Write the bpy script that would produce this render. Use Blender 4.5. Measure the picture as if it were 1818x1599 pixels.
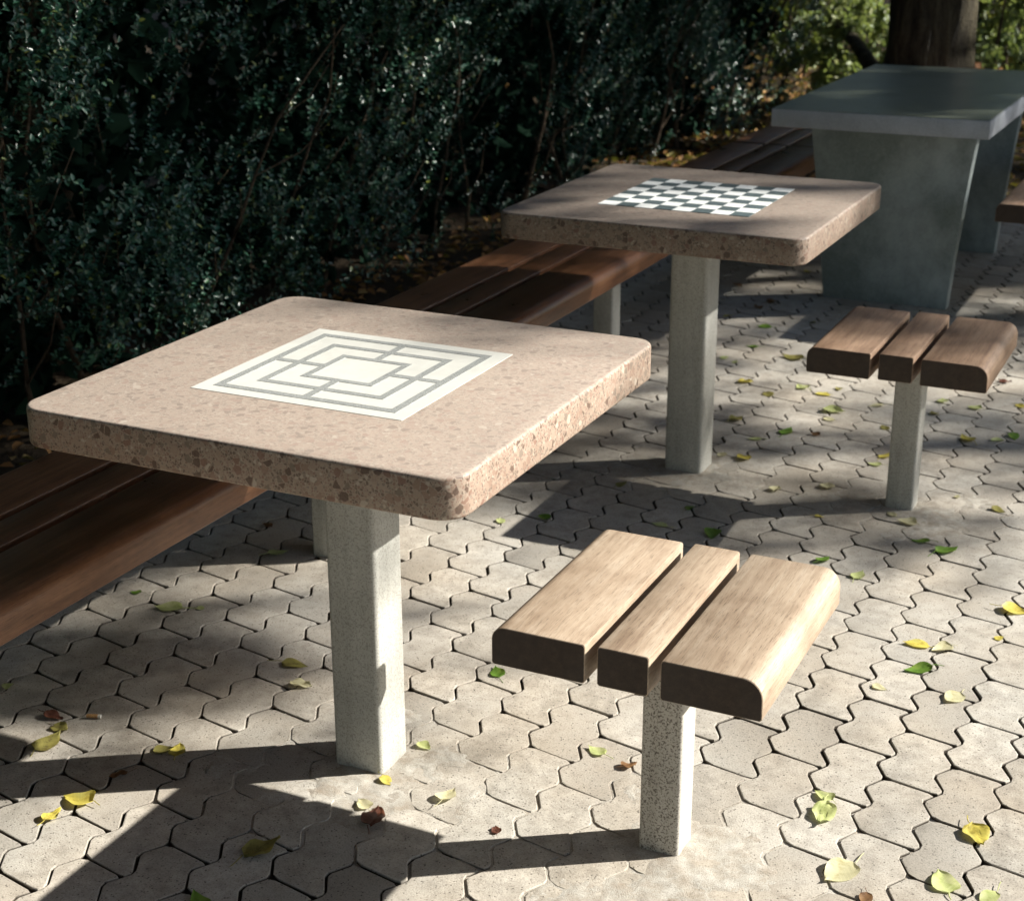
import bpy, bmesh, math, random
import numpy as np
from mathutils import Vector, Matrix
for o in list(bpy.data.objects): bpy.data.objects.remove(o)
scene = bpy.context.scene
C = scene.collection
random.seed(7); rng = np.random.default_rng(7)

# ------------------------------------------------------------------ camera
PW, PH, FPX = 1818.0, 1599.0, 2819.6
CAM = Vector((0.7317, -2.2362, 1.5405)); YAW, PITCH, ROLL = 0.4483, 0.3470, -0.0036
_f = Vector((-math.sin(YAW)*math.cos(PITCH), math.cos(YAW)*math.cos(PITCH), -math.sin(PITCH)))
_r = Vector((math.cos(YAW), math.sin(YAW), 0)); _u = _r.cross(_f)
RIGHT = math.cos(ROLL)*_r + math.sin(ROLL)*_u
UP = -math.sin(ROLL)*_r + math.cos(ROLL)*_u
FWD = _f
cd = bpy.data.cameras.new('camera'); cam = bpy.data.objects.new('camera', cd); C.objects.link(cam)
m = Matrix((RIGHT, UP, -FWD)).transposed().to_4x4(); m.translation = CAM; cam.matrix_world = m
cd.sensor_fit = 'HORIZONTAL'; cd.sensor_width = 36; cd.lens = FPX/PW*36
cd.clip_start = 0.05; cd.clip_end = 1000
cd.dof.use_dof = True; cd.dof.focus_distance = 2.65; cd.dof.aperture_fstop = 7.0; cd.dof.aperture_blades = 7
scene.camera = cam
# ------------------------------------------------------------------ sky, sun, exposure
SUN = Vector((0.64, 0.41, 0.45)).normalized()          # towards the sun
w = bpy.data.worlds.new('World'); scene.world = w; w.use_nodes = True
nt = w.node_tree; sky = nt.nodes.new('ShaderNodeTexSky'); sky.sky_type = 'NISHITA'; sky.sun_disc = False
sky.sun_elevation = math.asin(SUN.z); sky.sun_rotation = math.atan2(SUN.x, SUN.y)
nt.links.new(sky.outputs[0], nt.nodes['Background'].inputs[0]); nt.nodes['Background'].inputs[1].default_value = 0.05
sl = bpy.data.lights.new('sun', 'SUN'); sl.energy = 5.0; sl.angle = math.radians(0.53); sl.color = (1, .955, .875)
so = bpy.data.objects.new('sun', sl); C.objects.link(so); so.rotation_euler = SUN.to_track_quat('Z', 'Y').to_euler(); so.location = (8, 5, 9)
vs = scene.view_settings; vs.view_transform = 'Standard'; vs.look = 'None'; vs.gamma = 1; vs.exposure = 1.32; vs.use_curve_mapping = False
scene.cycles.max_bounces = 4; scene.cycles.diffuse_bounces = 3; scene.cycles.glossy_bounces = 2; scene.cycles.transmission_bounces = 2; scene.cycles.use_adaptive_sampling = True; scene.cycles.adaptive_threshold = .025; scene.cycles.use_denoising = True

# ------------------------------------------------------------------ helpers
def ray(px, py): return FWD + RIGHT*((px-PW/2)/FPX) - UP*((py-PH/2)/FPX)
def on_z(px, py, z=0.0):
    d = ray(px, py); return CAM + d*((z-CAM.z)/d.z)
def pix(p):
    d = Vector(p)-CAM; z = d.dot(FWD)
    return (PW/2+FPX*d.dot(RIGHT)/z, PH/2-FPX*d.dot(UP)/z, z)

def tag(o, label=None, cat=None, group=None, kind=None):
    if label: o['label'] = label
    if cat: o['category'] = cat
    if group: o['group'] = group
    if kind: o['kind'] = kind
    return o
def link(name, me, mat=None, parent=None, loc=None):
    o = bpy.data.objects.new(name, me); C.objects.link(o)
    if mat is not None and me is not None and not me.materials: me.materials.append(mat)
    if parent is not None: o.parent = parent
    if loc is not None: o.location = loc
    return o
def empty(name, loc=(0, 0, 0), rz=0):
    o = bpy.data.objects.new(name, None); C.objects.link(o); o.location = loc; o.rotation_euler.z = rz; o.empty_display_size = .1
    return o
def bm_mesh(name, bm, smooth=None):
    me = bpy.data.meshes.new(name); bm.normal_update(); bm.to_mesh(me); bm.free()
    if smooth is not None:
        for p in me.polygons: p.use_smooth = True
        me.set_sharp_from_angle(angle=math.radians(smooth))
    return me
def np_mesh(name, V, F, nper, attrs=None, smooth=False):
    me = bpy.data.meshes.new(name); V = np.asarray(V, np.float32); F = np.asarray(F, np.int32)
    nf = len(F)
    me.vertices.add(len(V)); me.vertices.foreach_set('co', V.ravel())
    me.loops.add(nf*nper); me.loops.foreach_set('vertex_index', F.ravel())
    me.polygons.add(nf); me.polygons.foreach_set('loop_start', np.arange(nf, dtype=np.int32)*nper)
    me.update(calc_edges=True)
    if smooth: me.polygons.foreach_set('use_smooth', np.ones(nf, bool))
    for k, v in (attrs or {}).items():
        a = me.attributes.new(k, 'FLOAT', 'FACE'); a.data.foreach_set('value', np.asarray(v, np.float32))
    me.validate(); return me
def bevel(bm, w, seg=2, edges=None):
    bmesh.ops.bevel(bm, geom=edges or bm.edges[:], offset=w, segments=seg, profile=.5, affect='EDGES', clamp_overlap=True)
def box_mesh(name, sx, sy, z0, z1, bev=.003, seg=2, vert_r=None, vseg=5):
    bm = bmesh.new(); bmesh.ops.create_cube(bm, size=1)
    for v in bm.verts: v.co = (v.co.x*sx, v.co.y*sy, z0 if v.co.z < 0 else z1)
    if vert_r: bevel(bm, vert_r, vseg, [e for e in bm.edges if abs(e.verts[0].co.z-e.verts[1].co.z) > 1e-5])
    if bev:
        es = [e for e in bm.edges if abs(e.verts[0].co.z-e.verts[1].co.z) < 1e-5] if vert_r else bm.edges[:]
        bevel(bm, bev, seg, es)
    return bm_mesh(name, bm, 40)
def tube(bm, pts, rads, seg=10, cap=True, wob=0.0):
    rings = []; n = len(pts)
    for i, (p, r) in enumerate(zip(pts, rads)):
        p = Vector(p); d = (Vector(pts[min(i+1, n-1)])-Vector(pts[max(i-1, 0)])).normalized()
        a = d.orthogonal().normalized() if abs(d.z) < .9 else Vector((1, 0, 0)); a = (a-d*a.dot(d)).normalized(); b = d.cross(a)
        ring = []
        for k in range(seg):
            t = 2*math.pi*k/seg; rr = r*(1+wob*(math.sin(3*t+.7*i)*.5+random.uniform(-.5, .5)))
            ring.append(bm.verts.new(p+(a*math.cos(t)+b*math.sin(t))*rr))
        rings.append(ring)
    for A, B in zip(rings, rings[1:]):
        for k in range(seg): bm.faces.new((A[k], A[(k+1) % seg], B[(k+1) % seg], B[k]))
    if cap:
        bm.faces.new(rings[0][::-1]); bm.faces.new(rings[-1])
def vnoise(P, seed=0):
    """cheap smooth 3-D value noise, P (n,3) -> 0..1"""
    P = np.asarray(P, float); i = np.floor(P).astype(np.int64); f = P-i; f = f*f*(3-2*f); out = 0
    def h(a, b, c):
        n = (a*374761393+b*668265263+c*1274126177+seed*974634777) & 0x7fffffff
        n = ((n ^ (n >> 13))*1103515245+12345) & 0x7fffffff; n = (n ^ (n >> 16)) & 0xffff
        return n/65535.0
    for dx in (0, 1):
        for dy in (0, 1):
            for dz in (0, 1):
                wgt = (f[:, 0] if dx else 1-f[:, 0])*(f[:, 1] if dy else 1-f[:, 1])*(f[:, 2] if dz else 1-f[:, 2])
                out = out+wgt*h(i[:, 0]+dx, i[:, 1]+dy, i[:, 2]+dz)
    return out

# ------------------------------------------------------------------ materials
class NT:
    def __init__(s, name, rough=.7, spec=.5):
        s.m = bpy.data.materials.new(name); s.m.use_nodes = True; s.t = s.m.node_tree; s.b = s.t.nodes['Principled BSDF']
        s.b.inputs['Roughness'].default_value = rough; s.b.inputs['Specular IOR Level'].default_value = spec
        s.tc = s.n('ShaderNodeTexCoord')
    def n(s, t, **kw):
        o = s.t.nodes.new(t)
        for k, v in kw.items(): setattr(o, k, v)
        return o
    def set(s, node, **kw):
        for k, v in kw.items():
            i = node.inputs[k.replace('_', ' ')]
            if hasattr(v, 'is_output'): s.t.links.new(v, i)
            else: i.default_value = v
        return node
    def co(s, scale=(1, 1, 1), kind='Object'):
        mp = s.n('ShaderNodeMapping'); mp.inputs['Scale'].default_value = scale
        if kind == 'World': g = s.n('ShaderNodeNewGeometry'); s.t.links.new(g.outputs['Position'], mp.inputs[0])
        else: s.t.links.new(s.tc.outputs[kind], mp.inputs[0])
        return mp.outputs[0]
    def noise(s, vec, scale, detail=4, rough=.55, out=0):
        o = s.n('ShaderNodeTexNoise'); s.set(o, Vector=vec, Scale=scale, Detail=detail, Roughness=rough); return o.outputs[out]
    def voro(s, vec, scale, feature='F1', out='Distance', rnd=1.0):
        o = s.n('ShaderNodeTexVoronoi', feature=feature); s.set(o, Vector=vec, Scale=scale, Randomness=rnd); return o.outputs[out]
    def ramp(s, fac, stops, interp='LINEAR'):
        o = s.n('ShaderNodeValToRGB'); o.color_ramp.interpolation = interp; e = o.color_ramp.elements
        while len(e) < len(stops): e.new(.5)
        for el, (p, c) in zip(e, stops): el.position = p; el.color = (*c, 1) if len(c) == 3 else c
        s.t.links.new(fac, o.inputs[0]); return o.outputs[0]
    def mix(s, fac, a, b, mode='MIX'):
        o = s.n('ShaderNodeMix', data_type='RGBA', blend_type=mode)
        for i, v in ((0, fac), (6, a), (7, b)):
            if hasattr(v, 'is_output'): s.t.links.new(v, o.inputs[i])
            else: o.inputs[i].default_value = v if i == 0 else (*v, 1)
        return o.outputs[2]
    def math(s, op, a, b=0.0):
        o = s.n('ShaderNodeMath', operation=op)
        for i, v in ((0, a), (1, b)):
            if hasattr(v, 'is_output'): s.t.links.new(v, o.inputs[i])
            else: o.inputs[i].default_value = v
        return o.outputs[0]
    def color(s, c):
        if hasattr(c, 'is_output'): s.t.links.new(c, s.b.inputs['Base Color'])
        else: s.b.inputs['Base Color'].default_value = (*c, 1)
        return s
    def rough(s, v): s.t.links.new(v, s.b.inputs['Roughness']); return s
    def bump(s, h, strength=.3, dist=.002):
        o = s.n('ShaderNodeBump'); s.set(o, Height=h, Strength=strength, Distance=dist); s.t.links.new(o.outputs[0], s.b.inputs['Normal']); return s
    def translucent(s, col, fac):
        t = s.n('ShaderNodeBsdfTranslucent'); mx = s.n('ShaderNodeMixShader'); mx.inputs[0].default_value = fac
        if hasattr(col, 'is_output'): s.t.links.new(col, t.inputs[0])
        else: t.inputs[0].default_value = (*col, 1)
        s.t.links.new(s.b.outputs[0], mx.inputs[1]); s.t.links.new(t.outputs[0], mx.inputs[2])
        s.t.links.new(mx.outputs[0], s.t.nodes['Material Output'].inputs[0]); return s

def mat_paver():
    s = NT('paver_concrete', .85, .25); wv = s.co(kind='World')
    a = s.n('ShaderNodeAttribute', attribute_name='tint'); oi = s.n('ShaderNodeObjectInfo')
    t = s.math('FRACT', s.math('ADD', a.outputs['Fac'], oi.outputs['Random']))
    base = s.ramp(t, [(0, (.37, .345, .305)), (.5, (.43, .41, .37)), (1, (.48, .455, .41))])
    big = s.noise(wv, 2.3, 4, .6); c = s.mix(s.ramp(big, [(.38, (.0,)*3), (.68, (.9,)*3)]), base, (.40, .35, .285))
    med = s.noise(wv, 26, 5, .65); c = s.mix(.55, c, s.ramp(med, [(.3, (.48, .455, .42)), (.7, (1.26, 1.26, 1.24))]), 'MULTIPLY')
    fine = s.noise(wv, 300, 4, .75); c = s.mix(.85, c, s.ramp(fine, [(.30, (.34, .32, .30)), (.46, (.95, .95, .95)), (.70, (1.16, 1.16, 1.14))]), 'MULTIPLY')
    pit = s.voro(wv, 130); pm = s.noise(wv, 60, 2)
    pits = s.math('MULTIPLY', s.math('LESS_THAN', pit, .21), s.math('GREATER_THAN', pm, .50))
    c = s.mix(s.math('MULTIPLY', pits, .75), c, (.07, .06, .05))
    gz = s.n('ShaderNodeSeparateXYZ'); s.t.links.new(wv, gz.inputs[0])
    dirt = s.ramp(s.math('ADD', s.math('MULTIPLY', gz.outputs[2], -1.), s.math('MULTIPLY', s.math('SUBTRACT', med, .5), .004)), [(.0020, (0,)*3), (.0036, (1,)*3)])
    c = s.mix(dirt, c, (.05, .04, .03)); s.color(c)
    h = s.math('SUBTRACT', s.math('ADD', s.math('MULTIPLY', fine, .6), s.math('MULTIPLY', med, .8)), s.math('MULTIPLY', pits, .7))
    return s.bump(h, .55, .0025).m
def mat_bed():
    s = NT('joint_sand', .95, .1); wv = s.co(kind='World')
    n = s.noise(wv, 9, 4); f = s.noise(wv, 300, 3, .7)
    c = s.ramp(n, [(.3, (.035, .028, .02)), (.6, (.07, .055, .04)), (.85, (.15, .12, .085))])
    return s.color(s.mix(.6, c, s.ramp(f, [(.3, (.5,)*3), (.7, (1.3,)*3)]), 'MULTIPLY')).bump(f, .8, .004).m
def mat_soil():
    s = NT('dark_soil', .95, .1); wv = s.co(kind='World')
    n = s.noise(wv, 1.2, 6, .65); f = s.noise(wv, 60, 4, .7)
    c = s.ramp(n, [(.3, (.03, .024, .016)), (.6, (.075, .055, .035)), (.8, (.06, .07, .03))])
    return s.color(s.mix(.7, c, s.ramp(f, [(.3, (.4,)*3), (.7, (1.5,)*3)]), 'MULTIPLY')).bump(f, .8, .02).m
def mat_mortar():
    s = NT('cement_smear', .9, .2); wv = s.co(kind='World')
    n = s.noise(wv, 22, 5, .65); f = s.noise(wv, 450, 3, .7)
    c = s.ramp(n, [(.3, (.31, .265, .21)), (.55, (.42, .395, .345)), (.75, (.52, .50, .455))])
    c = s.mix(.8, c, s.ramp(f, [(.3, (.45, .42, .38)), (.5, (1, 1, 1)), (.75, (1.1,)*3)]), 'MULTIPLY')
    return s.color(c).bump(s.math('ADD', f, n), .6, .003).m
def mat_terrazzo(name, tone=1.0, worn_lit=.0):
    s = NT(name, .55, .4); v = s.co()
    d1 = s.voro(v, 85, 'DISTANCE_TO_EDGE'); c1 = s.voro(v, 85, 'F1', 'Color'); d2 = s.voro(v, 210, 'DISTANCE_TO_EDGE'); c2 = s.voro(v, 210, 'F1', 'Color')
    sp = s.n('ShaderNodeSeparateColor'); s.t.links.new(c1, sp.inputs[0]); sp2 = s.n('ShaderNodeSeparateColor'); s.t.links.new(c2, sp2.inputs[0])
    chip = [(0, (.13, .085, .065)), (.22, (.27, .16, .125)), (.42, (.33, .23, .18)), (.66, (.40, .31, .25)), (.86, (.23, .19, .155)), (.96, (.54, .48, .41))]
    cc1 = s.ramp(sp.outputs[0], chip, 'CONSTANT'); cc2 = s.ramp(sp2.outputs[0], chip, 'CONSTANT')
    mtx = s.ramp(s.noise(v, 240, 4, .7), [(.3, (.37, .30, .245)), (.7, (.47, .40, .335))])
    small = s.mix(s.math('MULTIPLY', s.math('GREATER_THAN', d2, .09), .75), mtx, cc2)
    big = s.math('MULTIPLY', s.math('GREATER_THAN', d1, .07), s.math('LESS_THAN', sp.outputs[1], .36))
    c = s.mix(s.math('MULTIPLY', big, .85), small, cc1)
    st = s.noise(v, 5, 5, .65); c = s.mix(.6, c, s.ramp(st, [(.3, (.72, .68, .62)), (.62, (1.08, 1.06, 1.04))]), 'MULTIPLY')
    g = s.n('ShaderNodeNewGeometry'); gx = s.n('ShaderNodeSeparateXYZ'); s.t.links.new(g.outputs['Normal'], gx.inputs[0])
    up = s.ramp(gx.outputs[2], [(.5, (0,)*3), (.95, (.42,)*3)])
    c = s.mix(up, s.mix(1.0, c, (.80, .79, .77), 'MULTIPLY'), (.50, .43, .37))  # weathered paler on top; sides darkened in colour to look more shaded
    if tone != 1: c = s.mix(1.0, c, (tone, tone, tone), 'MULTIPLY')
    s.color(c); s.rough(s.ramp(st, [(.3, (.62,)*3), (.7, (.45,)*3)]))
    return s.bump(s.noise(v, 300, 3, .6), .12, .001).m
def mat_post(name, base, dark, amt, scale=330, damp=False):
    s = NT(name, .6, .4); v = s.co()
    n = s.noise(v, scale, 3, .75); big = s.noise(v, 9, 4, .6)
    c = s.ramp(big, [(.3, tuple(x*.82 for x in base)), (.7, base)])
    k = s.ramp(n, [(.40-.0, (1,)*3), (.40+.10, (0,)*3)])
    am = s.math('MULTIPLY', k, amt)
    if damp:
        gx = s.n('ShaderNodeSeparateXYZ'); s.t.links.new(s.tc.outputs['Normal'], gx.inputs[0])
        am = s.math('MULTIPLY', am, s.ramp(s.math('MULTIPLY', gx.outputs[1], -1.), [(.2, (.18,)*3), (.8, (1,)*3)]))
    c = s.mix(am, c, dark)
    run = s.noise(s.co((22, 22, 1.6)), 2.2, 5, .7); c = s.mix(.35, c, s.ramp(run, [(.35, (.62, .60, .56)), (.6, (1,)*3)]), 'MULTIPLY')
    return s.color(c).bump(n, .25, .001).m
def mat_wood(name, lo, mid, hi, rough=.5, grey=.0):
    s = NT(name, rough, .4); v = s.co((26, 1.4, 26)); oi = s.n('ShaderNodeObjectInfo')
    off = s.n('ShaderNodeVectorMath', operation='ADD'); cb = s.n('ShaderNodeCombineXYZ')
    s.t.links.new(s.math('MULTIPLY', oi.outputs['Random'], 40.), cb.inputs[0]); s.t.links.new(s.math('MULTIPLY', oi.outputs['Random'], 17.), cb.inputs[1])
    s.t.links.new(v, off.inputs[0]); s.t.links.new(cb.outputs[0], off.inputs[1]); v = off.outputs[0]
    g = s.noise(v, 2.6, 7, .7); pv = s.n('ShaderNodeVectorMath', operation='MULTIPLY'); s.t.links.new(v, pv.inputs[0]); pv.inputs[1].default_value = (12, 9, 12)
    pores = s.noise(pv.outputs[0], 3.0, 3, .7)
    c = s.ramp(g, [(.28, lo), (.5, mid), (.74, hi)])
    c = s.mix(.75, c, s.ramp(pores, [(.32, (.30, .25, .21)), (.46, (1,)*3), (.8, (1.12,)*3)]), 'MULTIPLY')
    blot = s.noise(s.co((1, 1, 1)), 9, 4, .6); c = s.mix(.5, c, s.ramp(blot, [(.32, (.50, .43, .38)), (.62, (1.08,)*3)]), 'MULTIPLY')
    if grey: c = s.mix(grey, c, (.30, .285, .26))
    s.color(c); s.rough(s.ramp(blot, [(.3, (rough*.8,)*3), (.7, (min(1, rough*1.2),)*3)]))
    return s.bump(pores, .22, .0012).m
def mat_inlay(name, base, var, speck=None):
    s = NT(name, .5, .4); v = s.co(); n = s.noise(v, 40, 5, .65); f = s.noise(v, 600, 2, .8)
    c = s.ramp(n, [(.3, tuple(x*(1-var) for x in base)), (.65, base)])
    if speck: c = s.mix(1.0, c, s.ramp(f, [(.36, (speck,)*3), (.5, (1,)*3), (.66, (1.9,)*3)]), 'MULTIPLY')
    return s.color(c).bump(f, .1, .0006).m
def mat_granite(name, lo, hi, rough, spec=.5, scale=260, mott=None):
    s = NT(name, rough, spec); v = s.co(); f = s.noise(v, scale, 4, .75); b = s.noise(v, 6, 6, .65)
    c = s.ramp(f, [(.33, lo), (.66, hi)]); c = s.mix(.7, c, s.ramp(b, [(.3, (.62, .64, .62)), (.65, (1.1, 1.1, 1.12))]), 'MULTIPLY')
    if mott:
        st = s.noise(s.co((1.3, 1.3, 1)), 3.4, 6, .68); c = s.mix(s.ramp(st, [(.45, (0,)*3), (.75, (.75,)*3)]), c, mott)
    return s.color(c).bump(f, .15, .001).m
def mat_leaf(name, cols, rough=.4, spec=.5, trans=.25, attr='tint'):
    s = NT(name, rough, spec); a = s.n('ShaderNodeAttribute', attribute_name=attr); k = len(cols)
    c = s.ramp(a.outputs['Fac'], [(i/max(1, k-1), cc) for i, cc in enumerate(cols)])
    s.color(c); s.translucent(s.mix(.5, c, (.35, .45, .05)), trans) if trans else None
    return s.m
def mat_fallen(name, base, spot, edge):
    s = NT(name, .5, .35); v = s.co(); n = s.noise(v, 60, 4, .7); oi = s.n('ShaderNodeObjectInfo'); u = s.n('ShaderNodeUVMap')
    sx = s.n('ShaderNodeSeparateXYZ'); s.t.links.new(v, sx.inputs[0])
    c = s.ramp(n, [(.34, spot), (.5, base), (.75, tuple(min(1, x*1.15) for x in base))])
    c = s.mix(s.ramp(s.noise(v, 22, 2), [(.5, (0,)*3), (.7, (.8,)*3)]), c, edge)
    vein = s.math('LESS_THAN', s.math('ABSOLUTE', s.math('SINE', s.math('ADD', s.math('MULTIPLY', sx.outputs[0], 420.), s.math('MULTIPLY', s.math('ABSOLUTE', sx.outputs[1]), -330.)))), .16)
    c = s.mix(s.math('MULTIPLY', vein, .35), c, tuple(min(1, x*1.35+.03) for x in base))
    c = s.mix(.5, c, s.ramp(oi.outputs['Random'], [(0, (.8, .8, .75)), (1, (1.15, 1.12, 1.1))]), 'MULTIPLY')
    s.color(c); s.bump(s.math('ADD', vein, n), .2, .0008); return s.translucent(c, .28).m
def mat_bark(name, lo, hi):
    s = NT(name, .9, .2); v = s.co((1, 1, .18)); n = s.noise(v, 22, 6, .7); f = s.noise(s.co(), 70, 4, .7)
    c = s.ramp(n, [(.35, lo), (.65, hi)]); c = s.mix(.6, c, s.ramp(f, [(.3, (.5,)*3), (.7, (1.3,)*3)]), 'MULTIPLY')
    return s.color(c).bump(s.math('ADD', n, s.math('MULTIPLY', f, .4)), 1.0, .03).m

M = dict(
    paver=mat_paver(), bed=mat_bed(), soil=mat_soil(), mortar=mat_mortar(),
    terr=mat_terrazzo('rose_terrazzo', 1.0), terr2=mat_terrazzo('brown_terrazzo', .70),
    post=mat_post('galvanised_post', (.50, .50, .46), (.16, .15, .13), .55),
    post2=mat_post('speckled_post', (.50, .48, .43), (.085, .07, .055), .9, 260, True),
    wood=mat_wood('weathered_hardwood', (.25, .18, .125), (.37, .29, .21), (.46, .385, .30), .5),
    wood2=mat_wood('brown_hardwood', (.16, .10, .065), (.27, .18, .12), (.36, .26, .18), .5),
    shaded_endgrain=mat_wood('shaded_end_grain', (.035, .026, .02), (.05, .036, .027), (.07, .05, .037), .75),  # end grain, darkened further in colour for the shade on the ends
    bench=mat_wood('oiled_hardwood', (.10, .045, .022), (.20, .092, .045), (.29, .15, .08), .33),
    white=mat_inlay('white_marble_inlay', (.57, .57, .525), .08),
    white2=mat_inlay('white_chess_inlay', (.80, .82, .80), .06),
    line=mat_inlay('grey_speckled_inlay', (.26, .27, .26), .1, .45),
    dark=mat_inlay('slate_inlay', (.085, .115, .12), .25, .7),
    granite=mat_granite('green_grey_granite_top', (.12, .14, .10), (.24, .26, .20), .30, .45),
    granite_edge=mat_granite('sawn_granite_edge', (.26, .28, .31), (.50, .53, .57), .8, .3),
    concrete=mat_granite('grey_concrete', (.18, .215, .205), (.29, .335, .325), .8, .3, 200, (.46, .51, .52)),
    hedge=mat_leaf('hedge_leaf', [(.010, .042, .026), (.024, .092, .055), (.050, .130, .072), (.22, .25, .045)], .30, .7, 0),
    hedge_in=mat_leaf('inner_hedge_leaf', [(.008, .022, .014), (.018, .045, .026)], .9, .05, 0),  # inner leaves darkened in colour for the shade deep in the hedge
    shrub=mat_leaf('shrub_leaf', [(.05, .085, .02), (.10, .13, .035), (.16, .17, .05), (.20, .15, .05)], .5, .4, .3),
    pale=mat_leaf('pale_leaf', [(.12, .17, .08), (.20, .26, .13), (.28, .31, .14), (.36, .34, .10)], .5, .4, .3),
    canopy=mat_leaf('canopy_leaf', [(.04, .075, .018), (.07, .11, .03), (.12, .13, .035)], .45, .4, 0),
    litter=mat_leaf('litter_leaf', [(.10, .05, .022), (.26, .12, .04), (.38, .20, .07), (.30, .26, .10)], .7, .3, .15),
    twig=mat_bark('twig_bark', (.05, .035, .022), (.14, .105, .07)),
    bark=mat_bark('tree_bark', (.018, .014, .010), (.11, .095, .06)),
    cork=mat_inlay('cigarette_filter', (.45, .25, .10), .3, .7), paper=mat_inlay('cigarette_paper', (.75, .72, .66), .1),
)
FALL = dict(yellow=mat_fallen('yellow_leaf', (.58, .50, .10), (.36, .28, .05), (.50, .48, .16)),
            pale=mat_fallen('pale_green_leaf', (.50, .55, .24), (.38, .44, .15), (.60, .60, .34)),
            green=mat_fallen('green_leaf', (.14, .26, .035), (.09, .17, .02), (.26, .34, .06)),
            cream=mat_fallen('cream_leaf', (.60, .57, .36), (.46, .42, .22), (.66, .62, .42)),
            olive=mat_fallen('olive_leaf', (.26, .24, .07), (.13, .10, .035), (.34, .30, .08)),
            brown=mat_fallen('brown_leaf', (.22, .12, .055), (.11, .055, .028), (.30, .18, .08)),
            red=mat_fallen('red_brown_leaf', (.15, .06, .04), (.09, .035, .025), (.26, .09, .04)))

# ------------------------------------------------------------------ ground
def sheet(name, x0, x1, y0, y1, z, nx, ny, mat, amp=0, freq=1):
    xs = np.linspace(x0, x1, nx+1); ys = np.linspace(y0, y1, ny+1); X, Y = np.meshgrid(xs, ys)
    Z = np.full(X.shape, z)
    if amp: Z = Z+amp*(vnoise(np.stack([X.ravel()*freq, Y.ravel()*freq, X.ravel()*0], 1)).reshape(X.shape)-.5)
    V = np.stack([X.ravel(), Y.ravel(), Z.ravel()], 1); i = np.arange(ny)[:, None]*(nx+1)+np.arange(nx)[None]; i = i.ravel()
    return link(name, np_mesh(name, V, np.stack([i, i+1, i+nx+2, i+nx+1], 1), 4, smooth=True), mat)
tag(sheet('ground', -300, 300, -300, 300, -.06, 60, 60, M['soil']), kind='structure')
tag(sheet('hedge_bed', -4.2, -1.70, -6, 12, -.004, 40, 200, M['soil'], .02, 3), kind='structure')
tag(sheet('woodland_floor', -1.76, 10, 6.12, 40, -.004, 60, 120, M['soil'], .02, 2), kind='structure')
pavement = tag(sheet('pavement', -1.74, 2.6, -2.6, 6.14, -.0095, 174, 350, M['bed'], .008, 9), kind='structure')

PX, PYP, SK, AMP = .1048, .187, -.0022, .0138
def chaikin(pts, t=.13):
    out = []
    for i in range(len(pts)):
        a = Vector(pts[i]); b = Vector(pts[(i+1) % len(pts)])
        out += [a.lerp(b, t), a.lerp(b, 1-t)]
    return out
def paver_outline():
    h = PYP/2; q = AMP; w_ = PX; s = SK
    L = [(q, 0), (-q, -.0445), (q, -h), (-q, -h-.0465), (q, -PYP)]
    R = [(w_+q*.35, s-PYP-.0165), (w_+q, s-PYP), (w_-q, s-h-.0465), (w_+q, s-h), (w_-q, s-.0445), (w_+q*.35, s-.0165)]
    pts = L+R; c = Vector((w_/2, -PYP/2-.003))
    return chaikin([Vector(p)-c for p in pts]), c
OUT, PC = paver_outline()
def inset(pts, d):
    n = len(pts); out = []
    for i in range(n):
        a, b, c = pts[i-1], pts[i], pts[(i+1) % n]
        e1 = (b-a).normalized(); e2 = (c-b).normalized(); nn = Vector((-e1.y-e2.y, e1.x+e2.x)); nn.normalize()
        k = max(.6, nn.dot(Vector((-e1.y, e1.x)))); out.append(b+nn*d/k)
    return out
def paver_geo(seed):
    r = random.Random(seed)
    gap = r.uniform(.0017, .0029); o = inset(OUT, gap); ti = inset(OUT, gap+.0016); ti2 = inset(OUT, gap+.0005)
    n = len(o); V = []
    def jit(p, z, a=.0006): return (p.x+r.uniform(-a, a), p.y+r.uniform(-a, a), z+r.uniform(-.0003, .0003))
    V += [jit(p, 0) for p in ti]; V += [jit(p, -.0006) for p in ti2]; V += [jit(p, -.0022) for p in o]; V += [(p.x, p.y, -.035) for p in o]
    F = [tuple(range(n))]
    for k in range(3):
        for i in range(n):
            j = (i+1) % n; F.append((k*n+i, k*n+n+i, k*n+n+j, k*n+j))
    return V, F
def paver_mesh(seed):
    V, F = paver_geo(seed); me = bpy.data.meshes.new('paver'); me.from_pydata(V, [], F); me.update()
    a = me.attributes.new('tint', 'FLOAT', 'FACE'); a.data.foreach_set('value', [random.random()]*len(F))
    for p in me.polygons: p.use_smooth = True
    me.set_sharp_from_angle(angle=math.radians(14)); me.materials.append(M['paver']); return me
PAV = [paver_mesh(s) for s in range(14)]
spots = []
for k in range(-18, 23):
    for j in range(-16, 34):
        x = .24+PX*k+PC.x; y = .128+SK*k+(PYP/2 if k % 2 else 0)+PYP*j+PC.y
        if x < -1.70 or x > 2.5 or y < -2.5 or y > 6.05: continue
        u, v, z = pix((x, y, 0)); vis = z > .3 and -60 < u < PW+60 and -60 < v < PH+60
        # hidden behind the table top / long bench seat
        sx, sy = x, y
        spots.append(((vis, (1/z**3) if z > .3 else 0), x, y))
spots.sort(key=lambda s: (-s[0][0], -s[0][1]))
far_V, far_F, far_t, fo = [], [], [], 0
GEO = [paver_geo(50+s) for s in range(6)]
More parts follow.
